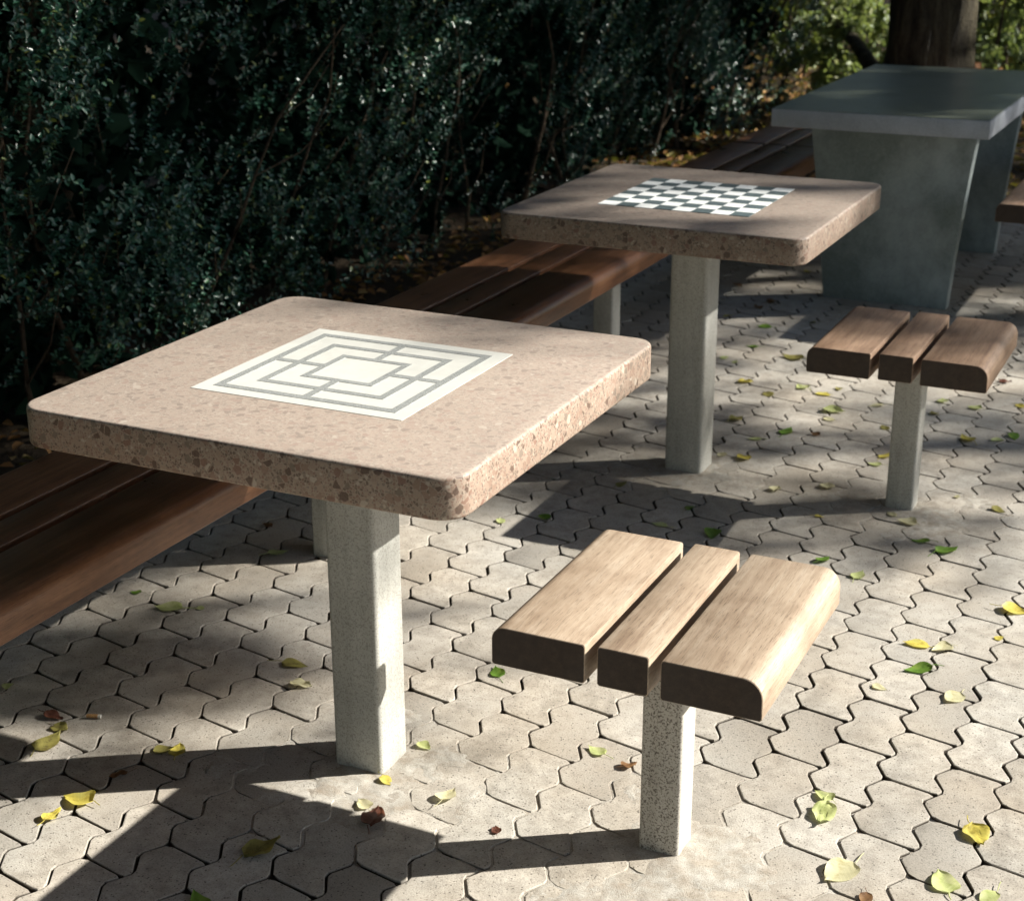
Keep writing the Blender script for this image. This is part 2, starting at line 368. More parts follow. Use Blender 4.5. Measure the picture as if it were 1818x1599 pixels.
for i, (_, x, y) in enumerate(spots):
    mt = Matrix.Translation((x, y, random.gauss(.0003, .0005))) @ Matrix.Rotation(random.gauss(0, .006), 4, 'Z') @ Matrix.Rotation(random.gauss(0, .003), 4, 'X') @ Matrix.Rotation(random.gauss(0, .006), 4, 'Y')
    if i < 300:
        o = bpy.data.objects.new('paver', PAV[i % 14]); C.objects.link(o); o.matrix_world = mt; o.parent = pavement
    else:
        V, F = GEO[i % 6]; far_V += [tuple(mt @ Vector(p)) for p in V]; far_F += [tuple(a+fo for a in f) for f in F]
        far_t += [random.random()]*len(F); fo += len(V)
me = bpy.data.meshes.new('paver_field'); me.from_pydata(far_V, [], far_F); me.update()
a = me.attributes.new('tint', 'FLOAT', 'FACE'); a.data.foreach_set('value', far_t)
for p in me.polygons: p.use_smooth = True
me.set_sharp_from_angle(angle=math.radians(14))
tag(link('paver_field', me, M['paver'], pavement), kind='stuff')

def smear(cx, cy, R, hmax, seed, ex=1.0, ey=1.0, label=''):
    """mortar rubbed over the pavers round a post: a height field that rises out of the joints"""
    n = 110; t = np.linspace(-1, 1, n+1); X, Y = np.meshgrid(t*R*ex, t*R*ey); r = np.sqrt((X/ex)**2+(Y/ey)**2)/R
    P3 = np.stack([X.ravel()+cx, Y.ravel()+cy, X.ravel()*0+seed], 1)
    nn = (vnoise(P3*[14, 14, 1], seed)*.55+vnoise(P3*[40, 40, 1], seed+1)*.3+vnoise(P3*[120, 120, 1], seed+2)*.2).reshape(X.shape)
    Z = hmax*(1-r**.7*1.7)+ (nn-.58)*.0095
    Z = np.minimum(Z, .0022+.002*nn); Z[r > .97] = -.006; Z = np.maximum(Z, -.006)
    V = np.stack([X.ravel(), Y.ravel(), Z.ravel()], 1); i = (np.arange(n)[:, None]*(n+1)+np.arange(n)[None]).ravel()
    o = link('mortar_smear', np_mesh('mortar_smear', V, np.stack([i, i+1, i+n+2, i+n+1], 1), 4, smooth=True), M['mortar'], loc=(cx, cy, 0))
    return tag(o, label, 'mortar')
S1 = (-.0361, -.0471); S2 = (-.0193, 1.6608); T1 = (-.6272, -.0185); T2 = (-.618, 1.6984)
smear(S1[0]+.03, S1[1]-.06, .34, .0030, 3, 1.1, 1, 'pale mortar rubbed over the pavers round the sunlit stool post')
smear(T1[0]+.02, T1[1]-.06, .26, .0026, 11, 1.2, 1, 'mortar smeared over pavers round the mill table post')
smear(S2[0]+.05, S2[1]-.02, .24, .0028, 17, 1.2, 1, 'grey mortar round the post of the stool by the chessboard')
smear(T2[0]+.02, T2[1]-.03, .22, .0026, 23, 1.2, 1, 'mortar smeared over pavers round the chess table post')

# ------------------------------------------------------------------ tables
TS, TTH, TZ = .794, .066, .75
def table(name, label, x, y, pw, mat, board):
    t = tag(empty(name, (x, y, 0)), label, 'table')
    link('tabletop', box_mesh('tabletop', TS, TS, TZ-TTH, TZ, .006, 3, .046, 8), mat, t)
    link('post', box_mesh('post', pw, pw, -.03, TZ-TTH+.001, 0, 1, .011, 4), M['post'], t)
    board(t); return t
def frame_mesh(name, ro, ri, z0, z1):
    V = []; F = []
    for z in (z0, z1):
        for r in (ro, ri): V += [(-r, -r, z), (r, -r, z), (r, r, z), (-r, r, z)]
    for i in range(4):
        j = (i+1) % 4
        F += [(8+i, 8+j, 12+j, 12+i), (i, j, 8+j, 8+i), (4+j, 4+i, 12+i, 12+j), (4+i, 4+j, j, i)]
    me = bpy.data.meshes.new(name); me.from_pydata(V, [], F); me.update(); return me
def mill(t):
    b = link('mill_board', box_mesh('mill_board', .398, .398, TZ-.002, TZ+.0008, 0), M['white'], t)
    for ro, ri in ((.1725, .158), (.1215, .1075), (.0695, .0565)):
        link('line_square', frame_mesh('line_square', ro, ri, TZ-.001, TZ+.0014), M['line'], b)
    me = None
    for k in range(4):
        for a, c in ((.158, .1215), (.1075, .0695)):
            bm = bmesh.new(); bmesh.ops.create_cube(bm, size=1)
            for v in bm.verts: v.co = (v.co.x*.0145, (a+c)/2+v.co.y*(a-c), TZ+.0002+v.co.z*.0024)
            o = link('connecting_line', bm_mesh('connecting_line', bm), M['line'], b); o.rotation_euler.z = k*math.pi/2
    pass
def chess(t):
    b = link('chess_board', box_mesh('chess_board', .4015, .4015, TZ-.002, TZ+.0004, 0), M['dark'], t)
    s = .4015/8; mw = box_mesh('board_square', s-.0006, s-.0006, -.001, .0012, 0); md = mw.copy()
    mw.materials.append(M['white2']); md.materials.append(M['dark'])
    for i in range(8):
        for j in range(8):
            o = bpy.data.objects.new('board_square', mw if (i+j) % 2 == 0 else md); C.objects.link(o); o.parent = b
            o.location = ((i-3.5)*s, (j-3.5)*s, TZ+.0003)
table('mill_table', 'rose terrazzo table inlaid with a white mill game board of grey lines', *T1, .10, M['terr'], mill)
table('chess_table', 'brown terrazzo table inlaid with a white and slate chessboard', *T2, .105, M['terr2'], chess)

# ------------------------------------------------------------------ stools and benches
ZS, PTH = .4585, .0646
def plank_mesh(name, w_, L, left_r, right_r, mat, th=PTH):
    pts = [(-w_/2+.003, 0), (w_/2-.003, 0), (w_/2, .003)]
    def corner(cx, cz, r, a0, a1, n): return [(cx+r*math.cos(a0+(a1-a0)*i/n), cz+r*math.sin(a0+(a1-a0)*i/n)) for i in range(n+1)]
    pts += corner(w_/2-right_r, th-right_r, right_r, 0, math.pi/2, 8 if right_r > .01 else 2)
    pts += corner(-w_/2+left_r, th-left_r, left_r, math.pi/2, math.pi, 8 if left_r > .01 else 2)
    pts += [(-w_/2, .003)]
    n = len(pts); V = []; F = []; e = .0012
    nseg = max(2, int(L/.25))
    rows = [(-L/2, e), (-L/2+e, 0)]+[(-L/2+e+(L-2*e)*i/nseg, 0) for i in range(1, nseg)]+[(L/2-e, 0), (L/2, e)]
    for y, ins in rows:
        for (x, z) in pts:
            cx, cz = 0, th/2; k = 1-ins/(th/2); kx = 1-ins/(w_/2)
            V.append((x*kx, y, cz+(z-cz)*k))
    R = len(rows)
    for r in range(R-1):
        for i in range(n):
            j = (i+1) % n; F.append((r*n+i, r*n+j, (r+1)*n+j, (r+1)*n+i))
    F.append(tuple(range(n))[::-1]); F.append(tuple((R-1)*n+i for i in range(n)))
    F = [f[::-1] for f in F]
    me = bpy.data.meshes.new(name); me.from_pydata(V, [], F); me.update()
    for p in me.polygons: p.use_smooth = True
    me.polygons[-1].material_index = me.polygons[-2].material_index = 1
    me.set_sharp_from_angle(angle=math.radians(35)); me.materials.append(mat); me.materials.append(M['shaded_endgrain']); return me
WO, WM, GP = .156, .082, .0195
def seat(root, L, mat, z=ZS):
    zb = z-PTH
    for w_, x, lr, rr in ((WO, -(WM/2+GP+WO/2), .022, .004), (WM, 0, .004, .004), (WO, WM/2+GP+WO/2, .004, .030)):
        o = link('seat_plank', plank_mesh('seat_plank', w_, L, lr, rr, mat), None, root, (x, random.uniform(-.002, .002), zb+random.uniform(-.0008, .0008)))
def stool(label, x, y, mat, pmat):
    t = tag(empty('stool', (x, y, 0)), label, 'stool')
    seat(t, .433, mat); zb = ZS-PTH
    link('bracket', box_mesh('bracket', .30, .11, zb-.022, zb+.001, .003), M['post'], t)
    link('post', box_mesh('post', .071, .071, -.03, zb-.021, 0, 1, .008, 4), pmat, t); return t
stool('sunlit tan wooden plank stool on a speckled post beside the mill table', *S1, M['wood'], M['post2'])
stool('brown wooden plank stool on a plain grey post beside the chess table', *S2, M['wood2'], M['post'])
BX = -1.196
LEG_A = .80
for _ in range(20): LEG_A += (555-pix((BX-.0355, LEG_A-.0355, 0))[0])/420
def bench(label, y0, y1, legs, x=BX, mat=None):
    t = tag(empty('bench', (x, (y0+y1)/2, 0)), label, 'bench', 'long wooden benches in front of the hedge' if x == BX else None)
    seat(t, y1-y0, mat or M['bench']); zb = ZS-PTH
    for ly in legs:
        d = ly-(y0+y1)/2
        o = link('bracket', box_mesh('bracket', .34, .10, zb-.022, zb+.001, .003), M['post'], t, (0, d, 0))
        o = link('leg', box_mesh('leg', .071, .071, -.03, zb-.021, 0, 1, .008, 4), M['post'], t, (0, d, 0))
    return t
bench('long brown plank bench segment passing behind the mill table', -2.80, .775, (-2.2, -1.0))
bench('long brown plank bench segment passing behind the chess table', .795, 4.385, (LEG_A, 2.50, 4.28))
bench('brown plank bench segment farthest along the hedge, behind the stone table', 4.41, 8.0, (4.52, 6.2, 7.8))
bench('brown plank bench on the open side of the grey stone table', 3.465, 5.06, (3.75, 4.78), x=.088, mat=M['wood2'])

# ------------------------------------------------------------------ stone table
def stone_table():
    x0, x1, y0, y1, z, th = -.957, -.176, 3.473, 5.05, .74, .066
    cx, cy = (x0+x1)/2, (y0+y1)/2
    t = tag(empty('stone_table', (cx, cy, 0)), 'large grey stone table with flat granite top on two slab pedestals', 'table')
    link('tabletop', box_mesh('tabletop', x1-x0, y1-y0, z-th, z-.0025, .003, 2), M['granite_edge'], t)
    bmx = box_mesh('polished_face', x1-x0-.008, y1-y0-.008, z-.004, z, 0)
    link('polished_face', bmx, M['granite'], t)
    prof = []
    zt = z-th
    N = 14
    def xr(s): return -.311+.062*s-.004*math.sin(math.pi*s)      # right edge, s = height 0..1
    def xl(s): return -.781-.090*s+.004*math.sin(math.pi*s)
    ring = [(xl(i/N), i/N*zt) for i in range(N, -1, -1)]+[(xr(i/N), i/N*zt) for i in range(N+1)]
    for ys in (3.70, 4.735):
        d = .062; V = [(x-cx, ys-cy, zz if zz > 0 else -.03) for x, zz in ring]+[(x-cx, ys+d-cy, zz if zz > 0 else -.03) for x, zz in ring]
        n = len(ring); F = [tuple(range(n)), tuple(range(2*n-1, n-1, -1))]+[(i, n+i, n+(i+1) % n, (i+1) % n) for i in range(n)]
        bm = bmesh.new(); vv = [bm.verts.new(p) for p in V]
        for f in F: bm.faces.new([vv[i] for i in f])
        bmesh.ops.recalc_face_normals(bm, faces=bm.faces[:])
        bevel(bm, .004, 2, [e for e in bm.edges if len(e.link_faces) == 2 and e.calc_face_angle() > 1.0])
        link('pedestal', bm_mesh('pedestal', bm, 40), M['concrete'], t)
stone_table()

# ------------------------------------------------------------------ foliage builders
def leaf_arrays(P, D, Nn, L, Wd, fold=.25, droop=.15):
    """P base points, D directions, Nn leaf normals (all n,3); two folded quads per leaf"""
    n = len(P); D = D/np.linalg.norm(D, axis=1, keepdims=True); S = np.cross(D, Nn); S /= np.linalg.norm(S, axis=1, keepdims=True)+1e-9; U = np.cross(S, D)
    L = L[:, None]; Wd = Wd[:, None]
    v = np.stack([P, P+D*L*.32+S*Wd*.46+U*Wd*fold, P+D*L*.72+S*Wd*.36+U*(Wd*fold*.8-L*droop*.4), P+D*L-U*L*droop,
                  P+D*L*.72-S*Wd*.36+U*(Wd*fold*.8-L*droop*.4), P+D*L*.32-S*Wd*.46+U*Wd*fold], 1)
    V = v.reshape(-1, 3); b = (np.arange(n)*6)[:, None]
    F = np.concatenate([b+np.array([[0, 1, 2, 3]]), b+np.array([[0, 3, 4, 5]])], 1).reshape(-1, 4)
    return V, F
def rand_dirs(n): d = rng.normal(size=(n, 3)); return d/np.linalg.norm(d, axis=1, keepdims=True)

# hedge --------------------------------------------------------------
def hedge():
    HX, Y0, Y1, HT = -2.22, -3.0, 8.8, 2.5
    t = tag(empty('hedge', (HX-.5, 3, 0)), 'tall dark green hedge of small glossy leaves behind the long benches', 'hedge')
    off = np.array([HX-.5, 3, 0])
    def surf(y, z):   # x of the leafy face: lumps and hollows
        Pn = np.stack([y*2.1, z*1.7, y*0], 1); Pm = np.stack([y*6, z*5, y*0+3], 1)
        return HX+.44*(vnoise(Pn, 5)-.58)+.20*(vnoise(Pm, 9)-.5)-.10*np.clip(.4-z, 0, 1)
    ns = 11500
    y = rng.uniform(Y0, Y1, ns); z = rng.uniform(.02, HT, ns)**1.0
    dens = vnoise(np.stack([y*3.0, z*2.6, y*0+7], 1), 21)*.65+vnoise(np.stack([y*8, z*7, y*0+7], 1), 22)*.35
    keep = (dens > .45) | (rng.random(ns) < .14); y, z, dens = y[keep], z[keep], dens[keep]; ns = len(y)
    x = surf(y, z)-np.abs(rng.normal(0, .13, ns))-.04
    base = np.stack([x, y, z], 1)
    d = np.stack([rng.normal(.45, .35, ns), rng.normal(0, .38, ns), rng.normal(.95, .35, ns)], 1); d /= np.linalg.norm(d, axis=1, keepdims=True)
    SL = rng.uniform(.08, .30, ns); per = 22
    s = np.linspace(.08, 1, per)[None, :]+rng.uniform(-.02, .02, (ns, per))
    curve = rng.normal(0, .12, (ns, 3))
    Pp = base[:, None]+d[:, None]*(SL[:, None]*s)[..., None]+curve[:, None]*(SL[:, None]*s**2)[..., None]
    ang = (np.arange(per)*2.4)[None]+rng.uniform(0, 6.28, (ns, 1))
    a = np.cross(d, [0.3, 1, .2]); a /= np.linalg.norm(a, axis=1, keepdims=True); b = np.cross(d, a)
    rad = a[:, None]*np.cos(ang)[..., None]+b[:, None]*np.sin(ang)[..., None]
    D = (rad*.9+d[:, None]*.55+rng.normal(0, .25, (ns, per, 3))).reshape(-1, 3)
    Nn = (d[:, None]*.8-rad*.4+np.array([.25, 0, .35])+rng.normal(0, .35, (ns, per, 3))).reshape(-1, 3)
    n = ns*per; L = rng.uniform(.013, .025, n); tint = np.clip(rng.beta(1.6, 3.2, n)+np.repeat((dens-.5)*.5, per), 0, .85)
    tint[rng.random(n) < .015] = 1.0
    V, F = leaf_arrays(Pp.reshape(-1, 3), D, Nn, L, L*rng.uniform(.52, .72, n))
    fo = link('foliage', np_mesh('foliage', V-off, F, 4, {'tint': np.repeat(tint, 2)}), M['hedge'], t); tag(fo, kind='stuff')
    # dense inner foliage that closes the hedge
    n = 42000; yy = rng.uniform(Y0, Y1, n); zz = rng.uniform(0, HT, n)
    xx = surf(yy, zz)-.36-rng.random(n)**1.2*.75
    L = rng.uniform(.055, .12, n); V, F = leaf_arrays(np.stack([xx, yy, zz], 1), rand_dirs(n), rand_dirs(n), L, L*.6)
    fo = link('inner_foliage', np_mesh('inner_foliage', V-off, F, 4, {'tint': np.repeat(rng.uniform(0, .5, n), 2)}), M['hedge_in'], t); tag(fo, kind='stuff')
    # shoots
    bm = bmesh.new()
    for i in range(0, ns, 5):
        p = Vector(base[i]-off); e = Vector(Pp[i, -1]-off); mid = (p+e)/2+Vector(curve[i])*SL[i]*-.2
        tube(bm, [p, mid, e], [.0022, .0018, .0009], 4, False)
    link('shoots', bm_mesh('shoots', bm), M['twig'], t)
    # stems rising from the soil
    yv = Y0
    while yv < Y1:
        yv += random.uniform(.22, .55); bm = bmesh.new()
        x0 = HX-random.uniform(.18, .4); p = Vector((x0, yv, -.03)); pts = [p-Vector(off)]; r = random.uniform(.008, .016); rr = [r]
        dd = Vector((random.uniform(-.1, .25), random.uniform(-.4, .4), 1))
        for k in range(6):
            p = p+dd.normalized()*random.uniform(.14, .24); dd += Vector((random.uniform(-.25, .25), random.uniform(-.3, .3), 0)); r *= .84; pts.append(p-Vector(off)); rr.append(r)
        tube(bm, pts, rr, 6)
        for k in (1, 2, 3, 4):
            q = pts[k]; e = q+Vector((random.uniform(.02, .22), random.uniform(-.28, .28), random.uniform(.12, .34)))
            tube(bm, [q, (q+e)/2+Vector((.015, .01, -.02)), e], [rr[k]*.5, rr[k]*.4, .002], 5)
        link('stem', bm_mesh('stem', bm, 60), M['twig'], t)
hedge()

# generic leafy plant -------------------------------------------------
def clumps(centers, radii, per, lsize, mat_tint=(0, 1), flat=1.0):
    n = len(centers)*per; cen = np.repeat(np.asarray(centers, float), per, 0); rad = np.repeat(np.asarray(radii, float), per)
    P = cen+rand_dirs(n)*(rng.random(n)**.55*rad)[:, None]*np.array([1, 1, flat])
    D = rand_dirs(n)+np.array([0, 0, -.2]); Nn = rand_dirs(n)*.8+np.array([.2, .1, .7])
    L = rng.uniform(.7, 1.25, n)*lsize; V, F = leaf_arrays(P, D, Nn, L, L*rng.uniform(.5, .7, n))
    t = np.clip(rng.uniform(*mat_tint, n), 0, 1); return V, F, np.repeat(t, 2)
def shrub(name, label, loc, size, ncl, per, ls, mat, tint=(0, 1), cat='shrub', stems=6):
    t = tag(empty(name, loc), label, cat); sx, sy, sz = size
    d = rand_dirs(ncl); r = rng.random(ncl)**.4
    c = d*r[:, None]*np.array([sx, sy, sz/2])+np.array([0, 0, sz/2]); c[:, 2] = np.maximum(c[:, 2], .05)
    V, F, tt = clumps(c, rng.uniform(.10, .22, ncl)*max(sx, sy), per, ls, tint)
    tag(link('foliage', np_mesh('foliage', V, F, 4, {'tint': tt}), mat, t), kind='stuff')
    for k in range(stems):
        bm = bmesh.new(); e = Vector(c[k*ncl//stems]); b = Vector((random.uniform(-.1, .1), random.uniform(-.1, .1), -.05))
        tube(bm, [b, b.lerp(e, .5)+Vector((0, 0, .08)), e], [.02, .013, .004], 6); link('stem', bm_mesh('stem', bm, 60), M['twig'], t)
    return t

# ------------------------------------------------------------------ trees
# where, along the sun's rays, the light falls through between the crowns
LIT = [(-4.5, -.75), (-2.6, -.45), (-1.9, -.36), (-1.3, -.27), (-.9, -.03), (-.62, .24), (-.3, .45), (0, .75), (.3, 1.1), (.7, 1.6), (2.5, 3.0)]
def lit_edge(u):
    xs, ys = zip(*LIT); return np.interp(u, xs, ys)
def tree(name, label, base, height, r0, crown_pts=None, limbs=7, lean=(0, 0), cat='tree', group=None, trunk_mat=None, leafn=0, leaf=.085, wob=.10):
    t = tag(empty(name, base), label, cat, group); B = Vector(base)
    bm = bmesh.new(); n = 14; pts = []; rr = []
    for i in range(n+1):
        s = i/n; pts.append((lean[0]*s*height+.05*math.sin(3*s), lean[1]*s*height+.04*math.sin(4*s+1), -.08+s*height))
        rr.append(r0*(1-.62*s)*(1+.30*math.exp(-s*height*3.2)))
    tube(bm, pts, rr, 28, True, wob); link('trunk', bm_mesh('trunk', bm, 80), trunk_mat or M['bark'], t)
    cp = np.asarray(crown_pts)
    def shaded(p):      # limbs kept where their shadow misses the sunlit ground
        a_ = p+B; u_ = a_.x-SUN.x/SUN.z*a_.z; v_ = a_.y-SUN.y/SUN.z*a_.z
        return v_ > lit_edge(u_)+.15 or u_ > 1.2 or u_ < -5 or v_ < -2.5
    for k in range(limbs):
        q = Vector(pts[min(n, 7+k % 7)])
        for tr in range(40):
            e = Vector(cp[((k*len(cp))//limbs+tr*7) % len(cp)])-B; mid = q.lerp(e, .5)+Vector((0, 0, .25))
            if all(shaded(q.lerp(mid, f)) and shaded(mid.lerp(e, f)) for f in (0, .25, .5, .75, 1)) and (e-q).length < 5: break
        else: continue
        bm = bmesh.new(); tube(bm, [q, q.lerp(mid, .6), mid, mid.lerp(e, .6), e], [r0*.34, r0*.26, r0*.2, r0*.12, r0*.05], 8)
        link('limb', bm_mesh('limb', bm, 60), M['bark'], t)
    V, F, tt = clumps(cp-np.array(base), rng.uniform(.22, .50, len(cp)), leafn, leaf)
    tag(link('crown', np_mesh('crown', V, F, 4, {'tint': tt}), M['canopy'], t), kind='stuff'); return t

# unseen crowns on the sunny side, shaped along the sun's rays to cast the shade
def shade_points():
    rng = np.random.default_rng(41)
    n = 3000; u = rng.uniform(-9, 3.0, n); v = rng.uniform(-2.6, 13, n)
    d = v-lit_edge(u)                      # >0 : in the shade
    dap = vnoise(np.stack([u*1.5, v*1.5, u*0], 1), 31)
    open_ = (u > -.75) & (v < 3.3)        # thinner leaves over the open paving
    p = np.clip((d-np.where(open_, .17, .10))/np.where(open_, .35, .18), 0, 1)*np.where(open_, np.where(dap > .5, .34, .06), np.where(dap > .30, 1.0, .6))
    p = np.where((v > np.where(u < -3.1, 7.6, 5.7)) & (v < 12) & (u > -5) & (u < -.3), p*np.where(dap > .6, .15, .01), p)      # crown gap cut to let sun reach the thick trunk and shrubs
    rr = np.hypot(u+1.65, v-1.0); p = np.where(rr < .42, p*.10, np.where(rr < .8, p*.30, p)); p = np.where((np.hypot(u+1.0, v-1.45) < .3), p*.6, p)
    p = np.where((np.abs(v-(3.7+.62*(u+.3))) < .38) & (u > -1.45) & (u < -.2), p*.16, p)      # light on the sunny flank of the stone table
    fl = vnoise(np.stack([u*2.2, v*2.2, u*0+4], 1), 77); p = np.where((u < -2.3) & (fl > .72), p*.3, p)
    p = np.where((u < -1.1) & (u > -2.3) & (v > 2.6) & (v < 4.6) & (fl > .62), p*.3, p)
    k = rng.random(n) < p; u, v = u[k], v[k]
    h = rng.uniform(5.0, 10.0, len(u)); s = h/SUN.z
    return np.stack([u+SUN.x*s, v+SUN.y*s, h], 1)
SP = shade_points(); rng = np.random.default_rng(5); random.seed(5)
TREES = [((4.6, 8.0, 0), 'a', 8.6, .19), ((8.4, 10.2, 0), 'b', 9.4, .22), ((5.0, 12.8, 0), 'c', 9.0, .2), ((10.0, 8.0, 0), 'd', 8.8, .2), ((11.2, 14.5, 0), 'e', 9.4, .22), ((14, 9.6, 0), 'f', 9.4, .22)]
asg = np.argmin(np.stack([np.hypot(SP[:, 0]-b[0][0], SP[:, 1]-b[0][1]) for b in TREES], 1), 1)
LAB = {'a': 'broadleaf tree on the sunny side, closest to the chess table', 'b': 'broadleaf tree behind the first one on the sunny side',
       'c': 'broadleaf tree standing in the wood past the stone table', 'd': 'broadleaf tree on the sunny side opposite the mill table', 'f': 'broadleaf tree farthest out on the sunny side of the paving', 'e': 'broadleaf tree deepest in the wood on the sunny side'}
for i, (b, k, h, r0) in enumerate(TREES):
    cp = SP[asg == i]
    if len(cp) > 3: tree('shade_tree', LAB[k], b, h*.7, r0, cp, 9, leafn=64, leaf=.115, group='trees on the sunny side of the paving')

# the thick trunk behind the stone table
d = ray(1638, 100); s = (7.5-CAM.y)/d.y; TB = CAM+d*s
cpt = np.array([TB.x, TB.y, 0])+np.concatenate([rand_dirs(220)*np.array([2.8, 2.8, 1.5])+np.array([-.6, .6, 5.6])])
tree('thick_tree', 'thick dark tree trunk with furrowed bark behind the stone table', (TB.x, TB.y, 0), 4.6, .275, cpt, 8, leafn=70, leaf=.10, wob=.16)

def park_tree(label, x, y, r, z0, h, n=260, r0=.2):
    c = rand_dirs(n)*np.array([r, r, (h-z0)/2])*(rng.random((n, 1))**.35)+np.array([x, y, (h+z0)/2])
    tree('park_tree', label, (x, y, 0), h*.62, r0, c, 7, leafn=56, leaf=.17, group='park trees round the paving')
park_tree('added sky-blocking tree behind the hedge, opposite the mill table', -4.9, -1.2, 3.6, 2.9, 8.5)  # unseen trees behind the hedge, added to block sky light
park_tree('added sky-blocking tree behind the hedge, opposite the chess table', -5.2, 4.2, 3.6, 2.9, 8.5)
park_tree('added sky-blocking tree behind the far end of the hedge', -6.0, 9.5, 3.6, 2.6, 8.5)
park_tree('added sky-blocking tree across the paving from the wood, by the bench end', -3.4, -6.8, 3.4, 1.6, 8.0)  # unseen trees behind the camera, added to cut the sky fill
park_tree('added sky-blocking tree across the paving from the wood, in line with the stools', 1.6, -7.2, 3.4, 1.6, 8.0)
park_tree('added sky-blocking tree across the paving from the wood, on the sunny side', 6.4, -6.0, 3.4, 1.6, 8.0)
park_tree('added sky-blocking tree reaching over the long benches with high crown', -3.1, 1.8, 3.0, 4.6, 8.6, 200)  # unseen crown added to block the sky overhead

park_tree('low crowned broadleaf tree deep in the wood past the hedge end', -8, 16.5, 3.4, .6, 7)
park_tree('low crowned broadleaf tree deep in the wood behind the thick trunk', -3.6, 18.5, 3.4, .6, 7)
park_tree('low crowned broadleaf tree at the back of the wood', .8, 20.5, 3.4, .6, 7)
park_tree('added high crowned sky-blocking tree next to the sunlit stool', 3.0, -2.9, 3.7, 5.0, 9.2)  # unseen, added with its crown over the camera to block more sky

# plants behind the hedge end and beside the trunk
def at(px, py, y):
    d = ray(px, py); s = (y-CAM.y)/d.y; return CAM+d*s
q = at(1490, 150, 8.9); shrub('shrub', 'sunlit yellow-green shrub between the hedge end and the thick trunk', (q.x, 8.9, 0), (.42, .45, .80), 60, 80, .045, M['pale'], (.1, .8))
q = at(1470, 40, 10.8); shrub('shrub', 'taller green shrub behind the yellow-green one at the hedge end', (q.x-.3, 10.8, 0), (.7, .6, 1.7), 70, 60, .06, M['shrub'], (0, .6))
q = at(1775, 60, 8.4); shrub('shrub', 'pale silvery green bush right beside the thick trunk', (q.x+.05, 8.4, 0), (.30, .4, 1.5), 60, 60, .05, M['pale'], (0, .7))
q = at(1830, 60, 9.4); shrub('shrub', 'yellowish bush behind the pale bush beyond the stone table', (q.x+.2, 9.6, 0), (.6, .5, 1.2), 60, 60, .055, M['pale'], (.5, 1))
for k, (x, y, sx, sz) in enumerate([(-4.6, 15, 1.6, 2.6), (-2.2, 17, 1.6, 2.4), (.4, 16, 1.6, 2.6), (-7.5, 16, 1.8, 2.8)]):
    shrub('shrub', ['dark broad bush deep in the wood behind the hedge end', 'dark bush deep in the wood behind the thick trunk', 'dark bush deep in the wood on the sunny side', 'dark bush deep in the wood beyond the tall hedge'][k],
          (x, y, 0), (sx, 1.0, sz), 90, 60, .09, M['canopy'], (0, .6))
# leaning dead stem left of the trunk
bm = bmesh.new(); a0, a1 = at(1550, 122, 8.2), at(1478, 35, 8.9); tube(bm, [Vector((a0.x+.12, 8.1, -.02)), a0, a0.lerp(a1, .5)+Vector((0, 0, .03)), a1], [.06, .055, .042, .025], 8, True, .1)
tag(link('leaning_branch', bm_mesh('leaning_branch', bm, 60), M['bark']), 'dark leaning branch against the shrub left of the thick trunk', 'branch')

# ------------------------------------------------------------------ leaf litter
def litter(name, label, n, x0, x1, y0, y1, ls, tint, zz=.004, bias=None):
    P = np.stack([rng.uniform(x0, x1, n), rng.uniform(y0, y1, n), rng.uniform(zz, zz+.02, n)], 1)
    if bias is not None: P = P[bias(P)]
    n = len(P); D = rand_dirs(n)*np.array([1, 1, .25]); Nn = np.array([0, 0, 1])+rand_dirs(n)*.45; L = rng.uniform(.6, 1.3, n)*ls
    V, F = leaf_arrays(P, D, Nn, L, L*.62, .3, .1)
    t = np.clip(rng.normal(tint, .28, n), 0, 1)
    return tag(link(name, np_mesh(name, V, F, 4, {'tint': np.repeat(t, 2)}), M['litter']), label, 'leaves', kind='stuff')
litter('leaf_litter', 'brown and orange fallen leaves along the foot of the hedge', 5200, -2.6, -1.55, -3, 10, .042, .38, .008,
       lambda P: rng.random(len(P)) < np.clip((-1.50-P[:, 0])/.5, 0, 1)*np.where(P[:, 1] > 2.5, 1, .55))
litter('leaf_litter', 'orange fallen leaves covering the woodland floor past the paving', 9000, -5, 3, 6.0, 13, .06, .55, .008)

